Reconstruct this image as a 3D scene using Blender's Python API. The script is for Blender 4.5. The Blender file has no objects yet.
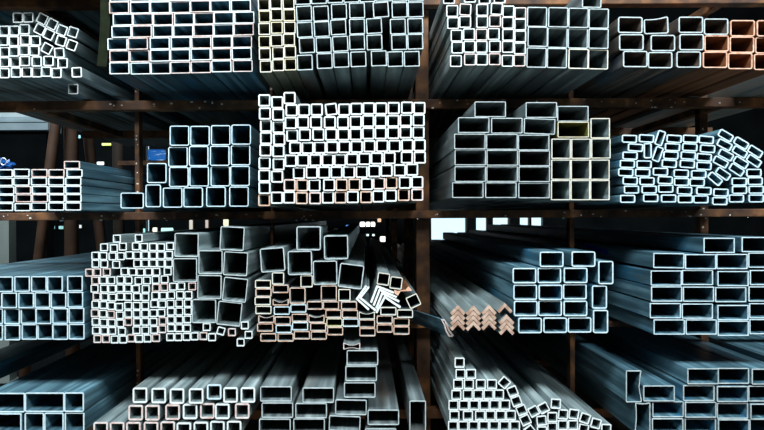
import bpy, bmesh, math, random
from mathutils import Vector, Matrix
random.seed(7)
SC = bpy.context.scene
COL = SC.collection

# ------------------------------------------------------------------ camera
EYE = 1.30          # eye height above the concrete floor (m)
DIST = 2.40         # from the lens to the plane of the sawn tube ends (m)
cam_data = bpy.data.cameras.new('camera')
cam = bpy.data.objects.new('camera', cam_data)
COL.objects.link(cam)
cam.location = (0, -DIST, EYE)
cam.rotation_euler = (math.pi / 2, math.radians(0.3), 0)
cam_data.sensor_width = 36
cam_data.lens = 36 * DIST / 3.056
cam_data.shift_x = 16 / 764
cam_data.shift_y = 2 / 764
cam_data.clip_start = 0.02
SC.camera = cam

# ------------------------------------------------------------------ sky, area lights and exposure
world = bpy.data.worlds.new('overcast_sky')
SC.world = world
world.use_nodes = True
wn = world.node_tree
wn.nodes['Background'].inputs[0].default_value = (0.66, 0.90, 1.0, 1)
wn.nodes['Background'].inputs[1].default_value = 1.3
def area(name, loc, target, sx, sy, power, col):
    d = bpy.data.lights.new(name, 'AREA')
    d.shape = 'RECTANGLE'; d.size = sx; d.size_y = sy; d.energy = power; d.color = col
    o = bpy.data.objects.new(name, d)
    COL.objects.link(o)
    o.location = loc
    o.rotation_euler = (Vector(target) - Vector(loc)).to_track_quat('-Z', 'Y').to_euler()
    return o
area('front_key_light', (0, -3.5, 5.5), (0, 0, 1.0), 10, 1.4, 1230, (0.86, 0.97, 1.0))  # added key light, high in front; no roof fitting is modelled
area('front_fill_light', (0, -7.6, 2.2), (0, 0, 1.2), 9, 3.5, 6, (0.80, 0.94, 1.0))  # added weak fill from behind the camera; no door is built
vs = SC.view_settings
vs.view_transform = 'Standard'
vs.look = 'None'
vs.exposure = 0.0
vs.gamma = 1.0
vs.use_curve_mapping = False

# ------------------------------------------------------------------ materials
def material(name, rough=0.5, metal=0.0, base=(0.5, 0.5, 0.5), emit=None, strength=0):
    m = bpy.data.materials.new(name)
    m.use_nodes = True
    b = m.node_tree.nodes['Principled BSDF']
    b.inputs['Base Color'].default_value = (*base, 1)
    b.inputs['Roughness'].default_value = rough
    b.inputs['Metallic'].default_value = metal
    if emit:
        b.inputs['Emission Color'].default_value = (*emit, 1)
        b.inputs['Emission Strength'].default_value = strength
    return m
def noisy(name, stops, scale=(1, 1, 1), nscale=6, rough=0.5, metal=0.0, detail=6, vary=0.0, bump=0.0, rvar=0.0, patch=None):
    """procedural surface: stretched noise through a colour ramp, shifted per object"""
    m = material(name, rough, metal)
    nt = m.node_tree; N = nt.nodes; Lk = nt.links
    b = N['Principled BSDF']
    tc = N.new('ShaderNodeTexCoord')
    mp = N.new('ShaderNodeMapping'); mp.inputs['Scale'].default_value = scale
    oi = N.new('ShaderNodeObjectInfo')
    sh = N.new('ShaderNodeMath'); sh.operation = 'MULTIPLY'; sh.inputs[1].default_value = 37.0
    ad = N.new('ShaderNodeVectorMath'); ad.operation = 'ADD'
    nz = N.new('ShaderNodeTexNoise'); nz.inputs['Scale'].default_value = nscale; nz.inputs['Detail'].default_value = detail
    cr = N.new('ShaderNodeValToRGB')
    e = cr.color_ramp.elements
    while len(e) < len(stops): e.new(0.5)
    for k, (p, c) in enumerate(stops):
        e[k].position = p; e[k].color = (*c, 1)
    Lk.new(tc.outputs['Object'], mp.inputs['Vector'])
    Lk.new(oi.outputs['Random'], sh.inputs[0])
    Lk.new(mp.outputs[0], ad.inputs[0]); Lk.new(sh.outputs[0], ad.inputs[1])
    Lk.new(ad.outputs[0], nz.inputs['Vector'])
    Lk.new(nz.outputs['Fac'], cr.inputs['Fac'])
    out = cr.outputs[0]
    if patch:                                   # soft blotches of a second colour (oil, scale, old coating)
        col, lo, hi, psc = patch
        n2 = N.new('ShaderNodeTexNoise'); n2.inputs['Scale'].default_value = psc; n2.inputs['Detail'].default_value = 4
        m2 = N.new('ShaderNodeMapping'); m2.inputs['Scale'].default_value = (1, 0.3, 1)
        a2 = N.new('ShaderNodeVectorMath'); a2.operation = 'ADD'
        Lk.new(tc.outputs['Object'], m2.inputs['Vector']); Lk.new(m2.outputs[0], a2.inputs[0]); Lk.new(sh.outputs[0], a2.inputs[1])
        Lk.new(a2.outputs[0], n2.inputs['Vector'])
        r2 = N.new('ShaderNodeMapRange'); r2.inputs['From Min'].default_value = lo; r2.inputs['From Max'].default_value = hi
        Lk.new(n2.outputs['Fac'], r2.inputs['Value'])
        mx = N.new('ShaderNodeMix'); mx.data_type = 'RGBA'
        Lk.new(r2.outputs[0], mx.inputs['Factor']); Lk.new(out, mx.inputs[6]); mx.inputs[7].default_value = (*col, 1)
        out = mx.outputs[2]
    if vary:
        hv = N.new('ShaderNodeHueSaturation')
        mr = N.new('ShaderNodeMapRange')
        mr.inputs['To Min'].default_value = 1 - vary; mr.inputs['To Max'].default_value = 1 + vary
        Lk.new(oi.outputs['Random'], mr.inputs['Value']); Lk.new(mr.outputs[0], hv.inputs['Value'])
        Lk.new(out, hv.inputs['Color']); out = hv.outputs[0]
    Lk.new(out, b.inputs['Base Color'])
    if rvar:
        mr2 = N.new('ShaderNodeMapRange')
        mr2.inputs['To Min'].default_value = rough - rvar; mr2.inputs['To Max'].default_value = rough + rvar
        Lk.new(nz.outputs['Fac'], mr2.inputs['Value']); Lk.new(mr2.outputs[0], b.inputs['Roughness'])
    if bump:
        bp = N.new('ShaderNodeBump'); bp.inputs['Strength'].default_value = bump; bp.inputs['Distance'].default_value = 0.002
        Lk.new(nz.outputs['Fac'], bp.inputs['Height']); Lk.new(bp.outputs[0], b.inputs['Normal'])
    return m
LONG = (1.0, 0.04, 1.0)
STEEL = {
 'w': noisy('mill_steel', [(0.30, (0.13, 0.17, 0.18)), (0.5, (0.235, 0.295, 0.305)), (0.70, (0.44, 0.53, 0.54))], LONG, 38, 0.40, 0.3, vary=0.22, rvar=0.14, patch=((0.16, 0.17, 0.15), 0.55, 0.75, 6)),
 'b': noisy('blue_mill_steel', [(0.30, (0.03, 0.068, 0.09)), (0.5, (0.078, 0.165, 0.215)), (0.70, (0.21, 0.39, 0.48))], LONG, 38, 0.36, 0.3, vary=0.25, rvar=0.14, patch=((0.02, 0.19, 0.36), 0.57, 0.76, 8)),
 'p': noisy('dull_steel', [(0.30, (0.095, 0.118, 0.125)), (0.5, (0.175, 0.215, 0.225)), (0.70, (0.33, 0.39, 0.40))], LONG, 38, 0.42, 0.3, vary=0.22, rvar=0.14, patch=((0.15, 0.115, 0.09), 0.56, 0.76, 6)),
 'n': noisy('browned_steel', [(0.34, (0.04, 0.034, 0.032)), (0.5, (0.095, 0.075, 0.065)), (0.66, (0.22, 0.165, 0.13))], LONG, 34, 0.45, 0.2, vary=0.2, rvar=0.12, patch=((0.05, 0.09, 0.13), 0.55, 0.72, 6)),
 'c': noisy('olive_oiled_steel', [(0.3, (0.13, 0.125, 0.09)), (0.7, (0.27, 0.26, 0.19))], LONG, 38, 0.45, 0.25, vary=0.2, rvar=0.1),
 'r': noisy('rusted_steel', [(0.3, (0.10, 0.036, 0.016)), (0.7, (0.30, 0.115, 0.045))], LONG, 30, 0.6, 0.0, vary=0.2),
 'y': noisy('yellow_primed_steel', [(0.3, (0.09, 0.09, 0.022)), (0.7, (0.20, 0.20, 0.05))], LONG, 10, 0.5, 0.0, vary=0.1),
 'g': noisy('galvanised_steel', [(0.3, (0.30, 0.40, 0.42)), (0.7, (0.55, 0.68, 0.70))], LONG, 10, 0.35, 0.5, vary=0.1),
}
RIM = {
 'w': noisy('white_sawn_edge', [(0.3, (0.66, 0.71, 0.72)), (0.7, (0.80, 0.83, 0.83))], (1, 1, 1), 60, 0.55),
 'b': noisy('cold_sawn_edge', [(0.3, (0.42, 0.58, 0.66)), (0.7, (0.66, 0.76, 0.80))], (1, 1, 1), 50, 0.55),
 'p': noisy('pinkish_sawn_edge', [(0.35, (0.62, 0.40, 0.35)), (0.62, (0.72, 0.66, 0.65))], (1, 1, 1), 45, 0.6),
 'c': noisy('cream_sawn_edge', [(0.35, (0.62, 0.55, 0.42)), (0.6, (0.70, 0.68, 0.62))], (1, 1, 1), 45, 0.6),
 'r': noisy('rusty_sawn_edge', [(0.35, (0.54, 0.25, 0.15)), (0.65, (0.72, 0.48, 0.36))], (1, 1, 1), 45, 0.7),
 'y': noisy('yellow_sawn_edge', [(0.35, (0.56, 0.47, 0.27)), (0.65, (0.66, 0.63, 0.52))], (1, 1, 1), 45, 0.6),
}
RIM['g'] = RIM['w']
RIM['s'] = noisy('soft_grey_sawn_edge', [(0.3, (0.33, 0.39, 0.41)), (0.7, (0.54, 0.60, 0.61))], (1, 1, 1), 50, 0.55)
RIM['t'] = noisy('tan_sheared_edge', [(0.35, (0.30, 0.165, 0.115)), (0.65, (0.52, 0.37, 0.29))], (1, 1, 1), 45, 0.7)
RIM['o'] = noisy('copper_tinged_sawn_edge', [(0.35, (0.52, 0.29, 0.19)), (0.65, (0.68, 0.56, 0.49))], (1, 1, 1), 45, 0.65)
RUST = noisy('rusty_brown_steel', [(0.32, (0.035, 0.014, 0.007)), (0.5, (0.10, 0.040, 0.016)), (0.68, (0.26, 0.105, 0.036))], (1, 1, 1), 11, 0.7, 0.1, detail=9, bump=0.3)
RUST2 = noisy('dull_rusty_brown_steel', [(0.30, (0.05, 0.024, 0.014)), (0.75, (0.13, 0.062, 0.034))], (1, 1, 1), 5, 0.75, 0.0, detail=8)
RUST3 = noisy('dark_rusty_steel', [(0.3, (0.012, 0.007, 0.005)), (0.75, (0.035, 0.02, 0.013))], (1, 1, 1), 5, 0.8)  # darker tone of the rusty steel, for the farther column
PAINT = material('white_paint_fleck', 0.6, 0, (0.75, 0.72, 0.68))
CONCRETE = noisy('concrete_floor', [(0.3, (0.07, 0.055, 0.042)), (0.7, (0.14, 0.11, 0.085))], (1, 1, 1), 3, 0.85)
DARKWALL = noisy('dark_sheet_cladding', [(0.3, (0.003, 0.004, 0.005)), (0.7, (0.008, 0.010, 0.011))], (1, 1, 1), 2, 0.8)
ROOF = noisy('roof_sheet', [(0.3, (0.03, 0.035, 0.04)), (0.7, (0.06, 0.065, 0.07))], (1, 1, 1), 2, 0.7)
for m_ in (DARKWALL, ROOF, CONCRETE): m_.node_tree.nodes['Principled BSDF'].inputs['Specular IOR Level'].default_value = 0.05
GREYCOL = noisy('grey_painted_steel', [(0.3, (0.14, 0.17, 0.16)), (0.7, (0.24, 0.28, 0.27))], (1, 1, 0.3), 5, 0.7)
PALE = noisy('pale_blue_cladding', [(0.3, (0.42, 0.55, 0.62)), (0.7, (0.56, 0.70, 0.76))], (1, 1, 1), 3, 0.6)
WHITEB = noisy('white_cladding', [(0.3, (0.72, 0.84, 0.87)), (0.7, (0.85, 0.93, 0.95))], (1, 1, 1), 3, 0.6)
GREEN = noisy('olive_webbing', [(0.3, (0.005, 0.008, 0.003)), (0.7, (0.014, 0.019, 0.008))], (1, 1, 1), 30, 0.8)
GREEN.node_tree.nodes['Principled BSDF'].inputs['Specular IOR Level'].default_value = 0.1
BLUEP = noisy('blue_plastic_sheet', [(0.3, (0.004, 0.03, 0.16)), (0.6, (0.01, 0.10, 0.36)), (0.8, (0.15, 0.36, 0.6))], (1, 1, 1), 22, 0.35)
BLUES = noisy('blue_strap', [(0.3, (0.01, 0.02, 0.30)), (0.7, (0.03, 0.06, 0.55))], (1, 1, 1), 20, 0.5)
WIRE = material('pale_wire', 0.3, 0.6, (0.7, 0.75, 0.78))
BLACK = material('black_frame', 0.6, 0, (0.01, 0.01, 0.012))

# ------------------------------------------------------------------ helpers
def link(name, mesh, parent=None):
    o = bpy.data.objects.new(name, mesh)
    COL.objects.link(o)
    if parent: o.parent = parent
    return o
def tag(o, label, cat, group=None, kind=None):
    if label: o['label'] = label
    if cat: o['category'] = cat
    if group: o['group'] = group
    if kind: o['kind'] = kind
    return o
def empty(name, loc=(0, 0, 0)):
    o = bpy.data.objects.new(name, None)
    o.empty_display_size = 0.1
    COL.objects.link(o); o.location = loc
    return o
def mesh_from(verts, faces, mat, name='m', smooth=False):
    me = bpy.data.meshes.new(name)
    me.from_pydata(verts, [], faces)
    me.materials.append(mat)
    bm = bmesh.new(); bm.from_mesh(me)
    bmesh.ops.recalc_face_normals(bm, faces=bm.faces)
    bm.to_mesh(me); bm.free()
    if smooth:
        for p in me.polygons: p.use_smooth = True
    return me
def add_box(bm, x0, x1, y0, y1, z0, z1):
    r = bmesh.ops.create_cube(bm, size=1)
    for v in r['verts']:
        v.co = Vector(((x0 + x1) / 2 + v.co.x * (x1 - x0), (y0 + y1) / 2 + v.co.y * (y1 - y0), (z0 + z1) / 2 + v.co.z * (z1 - z0)))
    return r['verts']
def add_rod(bm, a, b, r0, r1=None, seg=16):
    a, b = Vector(a), Vector(b); d = b - a
    r = bmesh.ops.create_cone(bm, cap_ends=True, segments=seg, radius1=r0, radius2=r1 or r0, depth=d.length)
    q = d.to_track_quat('Z', 'Y').to_matrix().to_4x4()
    bmesh.ops.transform(bm, matrix=Matrix.Translation((a + b) / 2) @ q, verts=r['verts'])
def done(bm, name, mat, parent=None, bevel=0.0, loc=None, smooth=False):
    if bevel:
        bmesh.ops.bevel(bm, geom=list(bm.edges), offset=bevel, segments=2, affect='EDGES', profile=0.6)
    me = bpy.data.meshes.new(name)
    bm.to_mesh(me); bm.free()
    me.materials.append(mat)
    if smooth:
        for p in me.polygons: p.use_smooth = len(p.vertices) < 7
    o = link(name, me, parent)
    if loc: o.location = loc
    return o
def boxes(name, mat, parent, *bb, bevel=0.0):
    bm = bmesh.new()
    for b in bb: add_box(bm, *b)
    return done(bm, name, mat, parent, bevel)
PX = 0.004
def at(u, v, r):
    """a point seen at photo pixel (u, v), r times as far as the tube ends"""
    th = math.radians(0.3); dx, dy = u - 366, v - 217
    return ((dx * math.cos(th) - dy * math.sin(th)) * r * PX, DIST * (r - 1), EYE - (dx * math.sin(th) + dy * math.cos(th)) * r * PX)

STACKS = {
 'A': (45, 45, 4.4, 1.09, 'w', [
  [(-1512.0,876.3,0.3), (-1466.7,877.2,-1.7)],
  [(-1405.7,870.6,27.3), (-1363.1,847.6,27.3)],
  [(-1321.1,820.6,20.3), (-1275.7,813.8,18.3)],
  [(-1417.3,825.2,27.3), (-1377.6,802.6,25.3)],
  [(-1324.7,774.1,18.3), (-1277.9,755.3,20.3)],
  [(-1575.5,821.3,0.3), (-1531.0,821.6,0.3), (-1486.4,827.7,0.3)],
  [(-1577.4,776.8,0.3), (-1530.7,773.7,0.3), (-1484.4,780.9,0.3), (-1438.9,777.6,0.3)],
  [(-1388.9,743.3,28.3)],
  [(-1574.8,728.8,0.3), (-1530.3,728.9,0.3), (-1485.8,734.1,0.3), (-1441.3,731.6,0.3), (-1335.6,724.0,-2.7)],
  [(-1575.1,684.3,0.3), (-1528.3,684.4,0.3), (-1482.6,687.3,0.3), (-1431.3,685.1,0.3), (-1379.5,687.2,0.3), (-1321.1,679.0,0.3)],
  [(-1998.8,634.9,0.3), (-1951.4,634.9,0.3), (-1904.1,635.0,0.3), (-1856.7,635.0,0.3), (-1809.3,635.1,0.3), (-1762.0,635.1,0.3), (-1714.6,635.1,0.3), (-1667.2,635.2,0.3), (-1619.8,635.2,0.3), (-1572.5,635.2,0.3), (-1525.7,639.0,0.3), (-1478.7,640.5,0.3), (-1434.2,639.4,0.3), (-1389.7,640.4,0.3), (-1345.2,634.7,0.3)],
 ]),
 'A2': (43, 43, 4.3, 1.03, 'w', [
  [(-1190.4,603.3,-1.7)],
  [(-1328.8,588.8,0.3,{'w':47.5,'h':47.5,'r':1.135})],
 ]),
 'B': (84, 50, 3.4, 1.045, 'w', [
  [(-1026.6,930.5,-0.7), (-940.4,930.6,-0.7), (-856.7,931.3,-0.7), (-772.3,932.3,-0.7), (-687.9,934.3,-0.7), (-604.2,934.6,-0.7), (-517.8,935.7,-0.7)],
  [(-1026.9,880.7,-0.7,{'c':'p'}), (-940.7,880.8,-0.7), (-857.0,881.5,-0.7), (-772.4,882.6,-0.7,{'c':'p'}), (-688.0,884.0,-0.7,{'c':'p'}), (-604.4,884.8,-0.7), (-518.0,885.9,-0.7)],
  [(-1011.8,830.2,-0.7), (-928.1,830.4,-0.7,{'c':'p'}), (-844.4,830.7,-0.7,{'c':'p'}), (-757.1,833.0,-0.7), (-673.5,834.1,-0.7,{'c':'p'}), (-589.8,835.2,-0.7), (-504.0,836.3,-0.7)],
  [(-1017.5,779.4,-0.7), (-932.7,780.1,-0.7,{'c':'p'}), (-845.2,780.7,-0.7), (-760.4,782.0,-0.7), (-675.5,784.2,-0.7,{'c':'p'}), (-591.8,785.2,-0.7), (-507.0,786.4,-0.7,{'c':'p'})],
  [(-1037.0,729.2,-0.7), (-949.4,729.2,-0.7,{'c':'p'}), (-858.0,729.9,-0.7), (-770.5,731.7,-0.7), (-685.1,733.1,-0.7,{'c':'p'}), (-598.7,734.7,-0.7), (-515.0,735.8,-0.7,{'c':'p'})],
  [(-1029.0,678.4,-0.7,{'c':'p'}), (-944.2,678.9,-0.7,{'c':'p'}), (-856.7,679.0,-0.7), (-772.9,680.2,-0.7), (-687.0,683.0,-0.7), (-601.7,684.3,-0.7,{'c':'p'}), (-516.3,685.9,-0.7)],
  [(-1026.5,626.8,-0.7), (-940.6,626.9,-0.7), (-856.9,627.6,-0.7), (-772.1,628.3,-0.7,{'c':'p'}), (-686.8,629.4,-0.7,{'c':'p'}), (-600.8,632.8,-0.7), (-512.8,634.6,-0.7,{'c':'p'})],
 ]),
 'C': (49, 49, 3.5, 1.02, 'c', [
  [(-412.1,867.7,-0.7), (-363.0,875.5,-0.7), (-311.6,873.9,-0.7)],
  [(-409.2,819.2,-0.7,{'c':'y'}), (-360.2,826.9,-0.7), (-308.7,825.3,-0.7,{'c':'y'})],
  [(-410.7,769.0,-0.7), (-359.6,774.0,-0.7,{'c':'y'}), (-307.4,773.8,-0.7)],
  [(-410.8,717.7,-0.7,{'c':'y'}), (-361.0,721.7,-0.7), (-310.3,725.2,-0.7)],
  [(-410.0,668.0,-0.7), (-355.2,672.0,-0.7), (-306.1,675.5,-0.7)],
  [(-406.0,616.7,-0.7), (-355.2,622.3,-0.7), (-305.5,624.8,-0.7,{'c':'y'})],
 ]),
 'D': (65, 64, 3.5, 1.02, 's', [
  [(-253.4,899.5,-1.7), (-188.2,902.4,-1.7), (-121.4,905.2,-1.7), (-55.7,907.0,-1.7), (10.0,908.3,-1.7), (75.1,910.6,-1.7), (140.3,909.2,-1.7), (207.0,909.1,-1.7)],
  [(-248.4,831.7,-2.7), (-179.5,831.3,-2.7), (-105.8,839.3,-1.7), (-32.0,842.8,-1.7), (65.2,845.6,-3.7), (141.5,844.6,-1.7), (207.2,845.6,-1.7)],
  [(-246.1,764.9,-2.7), (-176.6,767.7,-2.7), (-108.7,775.1,-2.7), (-32.4,777.7,-1.7), (37.1,780.0,-2.7), (134.2,776.8,-1.7), (205.3,778.6,-1.7)],
  [(-237.3,701.3,-2.7), (-168.9,702.0,-1.7), (-101.1,707.0,-2.7), (-32.7,713.6,-1.7), (38.3,712.7,-1.7), (139.2,712.7,-1.7), (204.9,714.5,-1.7)],
  [(-246.7,632.5,-1.7), (-165.5,637.4,-1.7), (-97.7,641.3,-1.7), (-27.7,643.6,-1.7), (56.1,646.9,-1.7), (122.9,643.9,-1.7), (190.2,644.6,-1.7)],
 ]),
 'E': (48, 48, 3.7, 1.0, 'w', [
  [(336.2,873.6,0.3), (420.0,878.4,0.3), (479.6,874.9,0.3), (540.4,877.7,0.3)],
  [(349.0,821.7,0.3), (401.4,827.0,3.3,{'c':'p'}), (468.9,825.0,0.3), (526.9,828.9,3.3), (575.3,820.6,0.3), (622.9,813.5,0.3,{'c':'p'})],
  [(352.4,773.5,0.3), (400.6,778.1,0.3), (468.7,777.3,0.3), (519.9,780.3,0.3,{'c':'p'}), (570.7,773.0,0.3), (620.4,765.9,0.3)],
  [(366.3,723.7,0.3), (416.1,728.7,0.3), (465.8,726.8,0.3,{'c':'p'}), (514.5,729.2,0.3), (572.6,725.4,0.3), (620.2,718.3,0.3)],
  [(369.2,676.0,0.3), (417.4,678.9,0.3), (466.1,678.7,0.3), (519.5,679.4,0.3), (570.8,677.6,0.3), (618.9,670.7,0.3)],
  [(363.1,622.1,0.3), (419.5,628.1,0.3,{'c':'p'}), (467.1,627.9,0.3), (518.1,628.6,0.3,{'c':'p'}), (569.9,622.1,0.3), (617.6,622.9,0.3,{'c':'p'})],
 ]),
 'F': (81, 81, 3.6, 1.0, 's', [
  [(906.9,871.7,1.3,{'w':78.5})],
  [(689.7,797.9,1.3), (772.9,794.6,1.3), (854.0,791.8,1.3), (935.5,789.1,1.3)],
  [(689.8,716.8,1.3), (770.9,713.5,1.3), (852.6,710.6,1.3), (933.7,708.0,1.3)],
  [(685.2,633.5,1.3), (766.3,631.0,1.3), (852.4,627.5,1.3,{'c':'c'}), (933.6,626.8,1.3,{'c':'c'})],
 ]),
 'G': (99, 66, 4.2, 1.0, 's', [
  [(1061.6,762.9,1.3), (1163.6,758.2,-1.7,{'shape':'bent'}), (1304.5,762.6,0.3), (1406.6,755.3,0.3), (1512.8,748.4,0.3,{'c':'r'}), (1614.9,745.8,0.3,{'c':'r'})],
  [(1064.9,693.2,0.3), (1191.6,689.9,0.3), (1305.2,692.0,0.3), (1407.3,687.5,0.3,{'c':'r'}), (1508.8,682.0,0.3,{'c':'r'}), (1611.9,679.4,0.3,{'c':'r'})],
  [(1080.2,626.1,0.3), (1179.7,621.4,0.3), (1294.4,623.4,0.3), (1398.5,621.1,0.3,{'c':'r'}), (1499.0,615.6,0.3,{'c':'r'}), (1605.3,612.4,0.3,{'c':'r'})],
 ]),
 'H': (65, 33, 3.7, 1.0, 'w', [
  [(-1176.0,214.6,0.3,{'c':'p'})],
  [(-1443.2,182.3,0.3), (-1376.7,184.0,0.3), (-1304.9,182.3,0.3,{'c':'p'}), (-1239.0,181.7,0.3,{'c':'p'}), (-1166.7,181.6,0.3)],
  [(-1443.3,148.2,0.3), (-1376.9,148.9,0.3), (-1307.2,149.3,0.3), (-1238.1,148.7,0.3), (-1171.6,148.4,0.3)],
  [(-1438.3,113.9,0.3), (-1370.2,115.3,0.3,{'c':'p'}), (-1303.7,115.1,0.3), (-1237.2,114.5,0.3), (-1170.2,114.9,0.3)],
  [(-1438.5,80.9,0.3), (-1369.3,82.3,0.3,{'c':'p'}), (-1302.9,82.1,0.3,{'c':'p'}), (-1235.8,81.5,0.3), (-1169.3,81.9,0.3)],
  [(-1443.9,47.7,0.3), (-1373.7,46.8,0.3), (-1307.7,49.0,0.3), (-1237.6,48.6,0.3), (-1170.6,48.4,0.3)],
 ]),
 'I': (81, 83, 3.7, 1.025, 'b', [
  [(-762.3,337.1,0.3), (-679.9,336.7,0.3), (-594.8,339.0,0.3), (-509.7,340.3,0.3)],
  [(-771.0,251.4,0.3), (-684.0,253.1,0.3), (-598.0,253.9,0.3), (-513.8,256.2,0.3)],
  [(-856.5,184.7,0.3), (-765.9,168.1,0.3), (-682.6,169.8,0.3), (-597.5,170.1,0.3), (-515.2,171.1,0.3)],
  [(-959.5,72.7,0.3,{'w':96.1,'h':65.9}), (-872.5,91.5,0.3,{'w':64.1,'h':94.3}), (-792.0,83.7,0.3), (-707.8,84.5,0.3), (-614.4,86.2,0.3), (-520.2,86.4,0.3)],
 ]),
 'J': (49, 49, 5.3, 1.0, 'w', [
  [(-404.0,468.2,0.3), (-352.5,460.1,0.3), (-303.2,477.1,0.3)],
  [(-295.3,428.4,0.3), (-245.5,429.2,0.3), (-194.7,430.5,0.3), (-137.0,431.8,-6.7), (-85.1,430.2,0.3), (-35.9,433.1,0.3), (13.4,434.6,0.3), (62.6,434.4,0.3), (113.2,435.5,0.3), (166.6,436.5,0.3), (215.8,434.6,0.3)],
  [(-401.9,415.9,0.3), (-349.0,411.4,0.3), (-298.9,377.6,0.3), (-249.7,379.5,0.3), (-197.6,379.5,0.3), (-142.6,379.2,0.3), (-90.3,379.2,0.3), (-39.0,381.2,0.3), (10.8,384.1,0.3), (60.5,384.7,0.3), (111.3,384.4,0.3), (161.1,386.6,0.3), (212.4,385.9,0.3)],
  [(-398.6,367.2,0.3), (-348.4,362.5,0.3), (-293.7,327.9,0.3), (-242.4,329.7,0.3), (-189.0,330.6,0.3), (-137.7,330.5,0.3), (-88.4,330.5,0.3), (-39.2,331.2,0.3), (10.5,334.1,0.3), (60.3,334.9,0.3), (111.1,335.7,0.3), (160.8,337.9,0.3), (212.1,337.3,0.3)],
  [(-397.9,317.4,0.3), (-346.1,313.8,0.3), (-281.9,278.6,0.3), (-232.2,278.3,0.3), (-183.0,279.1,0.3), (-133.8,279.4,0.3), (-84.7,280.2,0.3), (-35.5,281.0,0.3), (15.5,283.0,0.3), (66.3,283.9,0.3), (116.0,283.6,0.3), (167.1,286.0,0.3), (216.3,285.7,0.3)],
  [(-400.3,268.7,0.3), (-348.8,265.2,0.3), (-299.8,226.7,0.3), (-250.6,227.9,0.3), (-201.4,229.0,0.3), (-152.2,229.7,0.3), (-103.0,229.5,0.3), (-53.9,230.8,0.3), (-4.7,232.1,0.3), (44.5,234.2,0.3), (95.3,235.0,0.3), (165.0,237.3,0.3), (216.8,237.0,0.3)],
  [(-405.3,218.0,0.3), (-349.0,213.5,0.3), (-267.8,177.8,0.3), (-215.9,179.0,0.3), (-166.5,179.0,0.3), (-117.2,179.8,0.3), (-67.2,180.1,0.3), (-16.5,180.9,0.3), (34.1,182.9,0.3), (83.3,185.3,0.3), (136.2,186.1,0.3), (185.4,188.5,0.3)],
  [(-405.5,167.2,0.3), (-355.3,163.8,0.3), (-305.2,129.3,0.3,{'c':'p'}), (-255.0,128.2,0.3,{'c':'o'}), (-205.7,127.9,0.3), (-146.6,128.7,0.3), (-96.8,128.9,0.3,{'c':'o'}), (-45.5,129.7,0.3,{'c':'o'}), (4.0,132.1,0.3), (53.2,134.1,0.3,{'c':'p'}), (102.7,136.6,0.3,{'c':'o'}), (156.1,136.5,0.3), (205.8,137.8,0.3)],
  [(-407.6,69.8,0.3,{'c':'o'}), (-405.0,118.5,0.3), (-356.0,79.0,0.3), (-306.5,79.8,0.3), (-256.8,76.9,0.3,{'c':'o'}), (-203.4,76.6,0.3,{'c':'p'}), (-152.1,79.0,0.3), (-102.3,79.2,0.3,{'c':'o'}), (-52.6,80.0,0.3), (1.1,79.7,0.3,{'c':'o'}), (50.3,82.1,0.3), (99.8,85.2,0.3), (151.6,87.8,0.3,{'c':'o'}), (205.6,88.1,0.3,{'c':'p'})],
 ]),
 'K': (126, 63, 2.9, 1.0, 's', [
  [(499.3,428.4,0.3), (704.0,424.5,0.3), (829.8,408.7,0.3)],
  [(432.4,365.2,0.3), (565.4,362.5,0.3), (696.5,359.2,2.3), (831.5,345.2,0.3,{'c':'y'})],
  [(416.7,299.8,0.3), (545.1,297.6,0.3), (672.5,294.5,0.3)],
  [(418.9,236.3,0.3), (546.3,234.1,0.3), (674.3,231.0,0.3)],
  [(418.1,169.8,0.3), (546.0,169.2,0.3), (673.9,167.6,0.3)],
  [(407.5,105.4,0.3), (540.5,104.7,0.3), (673.6,103.0,0.3)],
 ]),
 'K2': (78, 81, 3.2, 1.0, 'c', [
  [(939.0,350.3,0.3)],
  [(781.9,269.2,0.3), (861.8,268.8,0.3), (941.6,269.4,0.3)],
  [(780.3,185.3,0.3), (858.6,184.9,0.3), (936.9,184.5,0.3)],
  [(779.0,103.4,0.3), (857.6,103.0,0.3), (935.9,102.6,0.3)],
 ]),
 'L': (62, 33, 4.6, 1.0, 'b', [
  [(1055.6,307.2,2.3), (1124.1,308.2,3.3), (1178.6,309.5,-71.7), (1233.6,306.1,4.3), (1299.0,305.7,3.3), (1361.8,301.7,5.3)],
  [(1079.7,272.1,4.3), (1128.3,259.4,90.3), (1168.6,245.5,-69.7), (1227.8,272.9,3.3), (1296.2,272.1,3.3), (1367.4,265.6,4.3)],
  [(1057.6,239.7,2.3), (1221.2,240.3,3.3), (1290.7,238.9,4.3), (1354.3,231.5,4.3)],
  [(1047.1,206.6,2.3), (1113.8,204.9,1.3), (1214.6,207.2,4.3), (1286.9,205.2,4.3), (1353.2,197.2,3.3)],
  [(1040.7,173.1,2.3), (1108.2,171.6,2.3), (1179.1,175.3,1.3), (1262.1,167.7,2.3), (1332.3,164.3,1.3)],
  [(1057.8,139.4,2.3), (1125.3,137.7,1.3), (1198.7,141.3,2.3), (1263.1,134.1,1.3), (1325.4,131.5,1.3)],
  [(1062.8,104.3,0.3), (1133.5,104.0,0.3), (1200.4,107.2,0.3), (1275.9,99.0,2.3), (1352.4,97.4,2.3)],
  [(1046.4,67.2,0.3), (1139.6,69.9,0.3), (1211.3,67.9,0.3), (1278.6,65.0,0.3), (1340.9,63.8,0.3)],
  [(1439.1,317.6,30.3), (1501.0,286.9,30.3), (1556.9,253.3,32.3)],
  [(1434.6,281.1,27.3), (1495.5,251.9,30.3), (1551.8,215.9,33.3)],
  [(1440.6,240.3,28.3), (1499.7,210.0,32.3)],
  [(1419.3,212.2,28.3), (1483.2,180.8,33.3)],
  [(1397.6,145.4,40.3), (1429.7,164.9,35.3)],
  [(1551.9,168.6,0.3)],
  [(1493.9,133.5,0.3), (1556.7,135.6,0.3)],
  [(1420.5,90.4,2.3), (1495.3,100.6,0.3), (1561.8,101.2,0.3)],
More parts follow.
